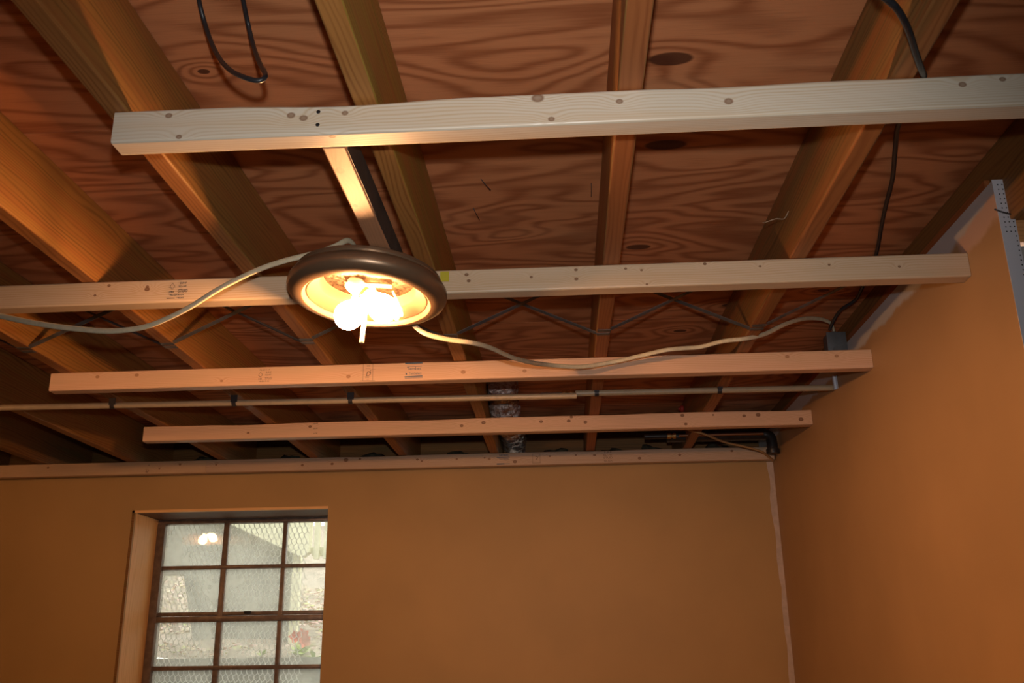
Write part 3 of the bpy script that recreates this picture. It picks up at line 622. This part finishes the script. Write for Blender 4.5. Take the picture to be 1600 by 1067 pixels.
def glass():
    N = NT('grimy_glass'); tc = N.n('ShaderNodeTexCoord'); geo = N.n('ShaderNodeNewGeometry')
    f = N.noise(geo.outputs['Position'], 7, 4, .65); g = N.noise(geo.outputs['Position'], 60, 3, .7)
    tr = N.n('ShaderNodeBsdfTransparent'); tr.inputs[0].default_value = (.94, .96, .93, 1)
    gl = N.n('ShaderNodeBsdfGlossy'); gl.inputs[1].default_value = .015
    fz = N.n('ShaderNodeFresnel'); fz.inputs[0].default_value = 1.5
    m1 = N.n('ShaderNodeMixShader'); N.link(fz.outputs[0], m1.inputs[0]); N.link(tr.outputs[0], m1.inputs[1]); N.link(gl.outputs[0], m1.inputs[2])
    tl = N.n('ShaderNodeBsdfTranslucent'); tl.inputs[0].default_value = (.80, .80, .70, 1)
    m2 = N.n('ShaderNodeMixShader')
    N.link(N.math('ADD', N.sstep(f, .3, .75, .16, .36), N.sstep(g, .66, .78, 0, .25)), m2.inputs[0])
    N.link(m1.outputs[0], m2.inputs[1]); N.link(tl.outputs[0], m2.inputs[2])
    N.link(m2.outputs[0], N.out.inputs[0]); return N.m
M_GLASS = glass()
rows = [(zb[2], zb[1]), (zb[4], zb[3]), (zb[6], zb[5]), (zb[8], zb[7]), (zb[10], zb[9]), (zb[12], zb[11])]
for (z0, z1) in rows:
    for k in range(3):
        wbox('pane', [(fr[k][1]-.006, fr[k+1][0]+.006, YW+.002, YW+.0024, z0-.004, z1+.004)], M_GLASS, 0)
# deep opening lining
lf = tag(board('trim_1', WZ1-WZ0, .24, .018, M_JAMB, (WX0-.0095, YB+.135, (WZ0+WZ1)/2), 0, .002), kind='structure'); lf.rotation_euler = (0, -PI/2, 0)
lf['label'] = 'pine board lining the left side of the window opening'
rt = tag(board('trim_2', WZ1-WZ0, .24, .018, M_JAMB, (WX1+.0095, YB+.135, (WZ0+WZ1)/2), 0, .002), kind='structure'); rt.rotation_euler = (0, -PI/2, 0)
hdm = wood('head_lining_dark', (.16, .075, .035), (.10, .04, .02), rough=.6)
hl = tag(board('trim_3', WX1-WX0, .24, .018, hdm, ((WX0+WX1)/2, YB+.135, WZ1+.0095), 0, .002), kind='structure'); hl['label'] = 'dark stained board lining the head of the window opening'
sl = tag(board('trim_4', WX1-WX0, .24, .018, M_JAMB, ((WX0+WX1)/2, YB+.135, WZ0-.0095), 0, .002), kind='structure')
# raw drywall edge round the opening
tag(boxes('trim_5', [(WX0-.012, WX0-.001, YB-.0015, YB+.014, WZ0, WZ1+.01)], M_JOIST_D), kind='structure')
tag(boxes('trim_6', [(WX0-.012, WX1, YB-.0015, YB+.014, WZ1-.001, WZ1+.010)], M_JAMB), kind='structure')

# ------------------------------------------------------------------ outside
M_CONC = plain('shaded_concrete', (.36, .36, .33), .9, nz=.35, nscale=5)
M_SOIL = plain('leafy_soil', (.40, .33, .27), .95, nz=.4, nscale=9)
M_PALE = plain('weathered_pale_wood', (.82, .80, .58), .7, nz=.15, nscale=14)
M_GLEAF = plain('leaf_green', (.35, .50, .10), .6)
M_RED = plain('red_flower', (.75, .16, .10), .6)
M_WIRE = plain('galvanised_netting', (.92, .93, .92), .5, .2)
tag(boxes('wall_well', [(-5.5, .8, 5.3, 5.5, -.4, CZ+.004)], M_CONC), kind='structure')['label'] = 'concrete retaining wall outside the window'
tag(boxes('ground_well', [(-5.5, .8, YB+.42, 5.3, -.4, -.3)], M_SOIL), kind='structure')
V = []; Fc = []; nx, ny = 40, 40
for j in range(ny+1):
    for i in range(nx+1):
        x = -9 + 11*i/nx; y = 5.5 + 9*j/ny
        V.append((x, y, CZ - .03 + (y-5.5)*.20 + max(0, -x-2.2)*.10 + .10*mnoise.noise((x*.8, y*.8, 0)) + .03*mnoise.noise((x*4, y*4, 2))))
for j in range(ny):
    for i in range(nx): Fc.append((j*(nx+1)+i, j*(nx+1)+i+1, (j+1)*(nx+1)+i+1, (j+1)*(nx+1)+i))
bank = tag(mesh_obj('ground_bank', V, Fc, M_SOIL, None, True, 80), kind='structure')
def gz(x, y): return CZ - .03 + (y-5.5)*.20 + max(0, -x-2.2)*.10 + .10*mnoise.noise((x*.8, y*.8, 0)) + .03*mnoise.noise((x*4, y*4, 2))
LC = [plain('dry_leaf_pink', (.82, .56, .53), .8), plain('dry_leaf_tan', (.62, .52, .36), .8), plain('dry_leaf_green', (.48, .55, .24), .8)]
V = []; Fc = []; mi = []
for k in range(9000):
    x = random.uniform(-4.2, -.9); y = random.uniform(5.52, 8.6); s = random.uniform(.010, .024)
    if -2.95 < x < -1.6 and 5.84 < y < 6.2 or -1.58 < x < -.66 and 6.45 < y < 6.75 or -1.86 < x < -1.2 and y < 5.8: continue
    c = Vector((x, y, gz(x, y)+.012))
    q = Matrix.Rotation(random.uniform(0, 6.28), 3, 'Z') @ Matrix.Rotation(random.uniform(-.9, .9), 3, 'X')
    b = len(V)
    for (dx, dy, dz) in ((-1, 0, .1), (-.2, -.5, 0), (1, 0, .25), (-.2, .5, 0)): V.append(tuple(c + q @ Vector((dx*s, dy*s, dz*s))))
    Fc.append((b, b+1, b+2, b+3)); mi.append(random.choice((0, 0, 1, 1, 2)))
lv = mesh_obj('leaf_litter', V, Fc, LC[0]); lv.data.materials.append(LC[1]); lv.data.materials.append(LC[2]); lv.data.polygons.foreach_set('material_index', mi)
tag(lv, 'pink and tan fallen leaves on the bank outside the window', 'leaves', kind='stuff')
def prism(name, pts, y0, y1, mat, parent=None):
    n = len(pts); V = [(x, y0, z) for x, z in pts] + [(x, y1, z) for x, z in pts]
    return mesh_obj(name, V, [tuple(range(n))[::-1], tuple(range(n, 2*n))] + [(i, (i+1) % n, n+(i+1) % n, n+i) for i in range(n)], mat, parent)
o = prism('stair_wall', [(-2.75, CZ+1.15), (-2.9, CZ+1.15), (-2.9, CZ+.52), (-2.41, CZ+.51), (-2.31, CZ+.10), (-1.70, CZ+.10), (-1.70, CZ+.64), (-2.17, CZ+.85), (-2.75, CZ+1.10)], 6.0, 6.14, M_CONC)
tag(o, 'grey shaded concrete side under the outside stairs beyond the window', 'wall')
o = prism('stair_stringer', [(-2.75, CZ+1.10), (-1.62, CZ+.59), (-1.58, CZ+.62), (-1.58, CZ+.86), (-2.2, CZ+1.18), (-2.75, CZ+1.42)], 5.86, 5.94, M_PALE)
tag(o, 'pale sloping stair stringer beyond the window', 'stair stringer')
dk = empty('deck_railing', (-1.455, 5.9, CZ+.58)); tag(dk, 'pale deck railing slats at the upper right of the window', 'railing')
for i in range(9):
    boxes('slat', [(-.10+i*.062, -.066+i*.062, -.015, .015, 0, .60)], M_PALE, dk, .002)
boxes('rail', [(-.12, .50, .016, .05, .02, .075)], M_PALE, dk, .003)
boxes('rail', [(-.12, .50, .016, .05, .50, .555)], M_PALE, dk, .003)
pz = boxes('deck_post', [(-1.70, -1.648, 5.94, 5.995, gz(-1.67, 5.96)-.05, CZ+.62)], M_PALE, None, .004); tag(pz, 'pale wooden post below the stair stringer outside', 'post')
ob = boxes('stone_block', [(-.42, .42, -.10, .10, 0, .62)], plain('tan_stone', (.55, .49, .40), .9, nz=.25, nscale=8), None, .02); ob.location = (-1.12, 6.6, CZ+.02); tag(ob, 'tan stone wall block behind the post at the right of the window', 'block')
def plant(x, y, s, n, label, flowers=0):
    z = gz(x, y); root = empty('potted_flower' if flowers else 'leafy_plant', (x, y, z)); tag(root, label, 'plant')
    for k in range(n):
        an = random.uniform(0, 6.28); el = random.uniform(.3, 1.2); L = s*random.uniform(.6, 1)
        d = Vector((math.cos(an)*math.cos(el), math.sin(an)*math.cos(el), math.sin(el))); sd = d.cross(Vector((0, 0, 1))).normalized()*L*.22
        up = sd.cross(d).normalized()*L*.04
        P = [Vector((0, 0, 0)), d*L*.5+sd, d*L*1.0-Vector((0, 0, L*.2)), d*L*.5-sd, d*L*.5+up]
        mesh_obj('leaf', [tuple(v) for v in P], [(0, 1, 4), (1, 2, 4), (2, 3, 4), (3, 0, 4)], M_GLEAF, root)
    for k in range(flowers):
        c = Vector((random.uniform(-.6, .6)*s*.5, random.uniform(-.5, .5)*s*.4, s*random.uniform(.55, .9)))
        V = [tuple(c)]; Fc = []
        for j in range(10):
            rr = s*(.30 if j % 2 else .2); V.append(tuple(c+Vector((math.cos(j*PI/5)*rr, -.03-.02*(j % 2), math.sin(j*PI/5)*rr))))
        Fc = [(0, 1+j, 1+(j+1) % 10) for j in range(10)]
        mesh_obj('bloom', V, Fc, M_RED, root)
    return root
plant(-1.54, 5.66, .14, 14, 'red flowering plant on the retaining wall outside', 4)
plant(-1.34, 5.70, .13, 10, 'second red flowering plant at the right window edge', 3)
plant(-1.43, 5.56, .10, 18, 'bright green leafy plant between the two red ones outside')
plant(-1.75, 5.60, .07, 9, 'small green seedling on the retaining wall outside')
# hexagonal wire netting just outside the glass
bm = bmesh.new(); hw, hh = .024, .036; yN = 4.40
def wire(p0, p1, rr):
    p0 = Vector(p0); p1 = Vector(p1); d = (p1-p0).normalized(); s = d.cross(Vector((0, 1, 0))).normalized()*rr; t = Vector((0, rr, 0))
    a_ = [bm.verts.new(p0+s), bm.verts.new(p0+t), bm.verts.new(p0-s), bm.verts.new(p0-t)]
    b_ = [bm.verts.new(p1+s), bm.verts.new(p1+t), bm.verts.new(p1-s), bm.verts.new(p1-t)]
    for k in range(4): bm.faces.new((a_[k], a_[(k+1) % 4], b_[(k+1) % 4], b_[k]))
nxh = 30; nzh = 34
for j in range(nzh):
    for i in range(nxh):
        x = -1.86 + i*hw + (hw/2 if j % 2 else 0); z = CZ + .60 - j*hh*.72
        if x > -1.20: continue
        jx = lambda q: .002*mnoise.noise((q*60, z*50, 1))
        p0 = (x, yN, z); p1 = (x+jx(x)+.004, yN, z-hh*.40); l = (x-hw/2+.004, yN+.002, z-hh*.72); rgt = (x+hw/2+.004, yN-.002, z-hh*.72)
        wire(p0, p1, .0024); wire(p1, l, .0014); wire(p1, rgt, .0014)
me = bpy.data.meshes.new('wire_netting'); bm.to_mesh(me); bm.free()
nt_ = link('wire_netting', me, M_WIRE); tag(nt_, 'hexagonal wire netting stretched outside the left window panes', 'wire netting')

# ------------------------------------------------------------------ small things on the ceiling
for (x, y, dx, dy) in ((-.19, 2.00, .012, .03), (-.16, 1.86, .02, .02), (.085, 1.90, 0, .03), (-.60, 1.62, .004, .03)):
    o = tube('nail', [(x, y, 0), (x+dx*.5, y+dy*.3, -.012), (x+dx, y+dy, -.018)], .0009, None, M_NAIL, ceil, 6)
sp = tube('splinter', [(0, 0, 0), (-.01, .006, -.015), (-.03, -.006, -.02), (-.05, .0, -.024), (-.06, -.01, -.03)], .0010, None, M_SPLINT, None, 5)
sp.location = (.512, 1.90, JB+.09); tag(sp, 'pale splinter sticking out from the streaked joist', 'splinter')
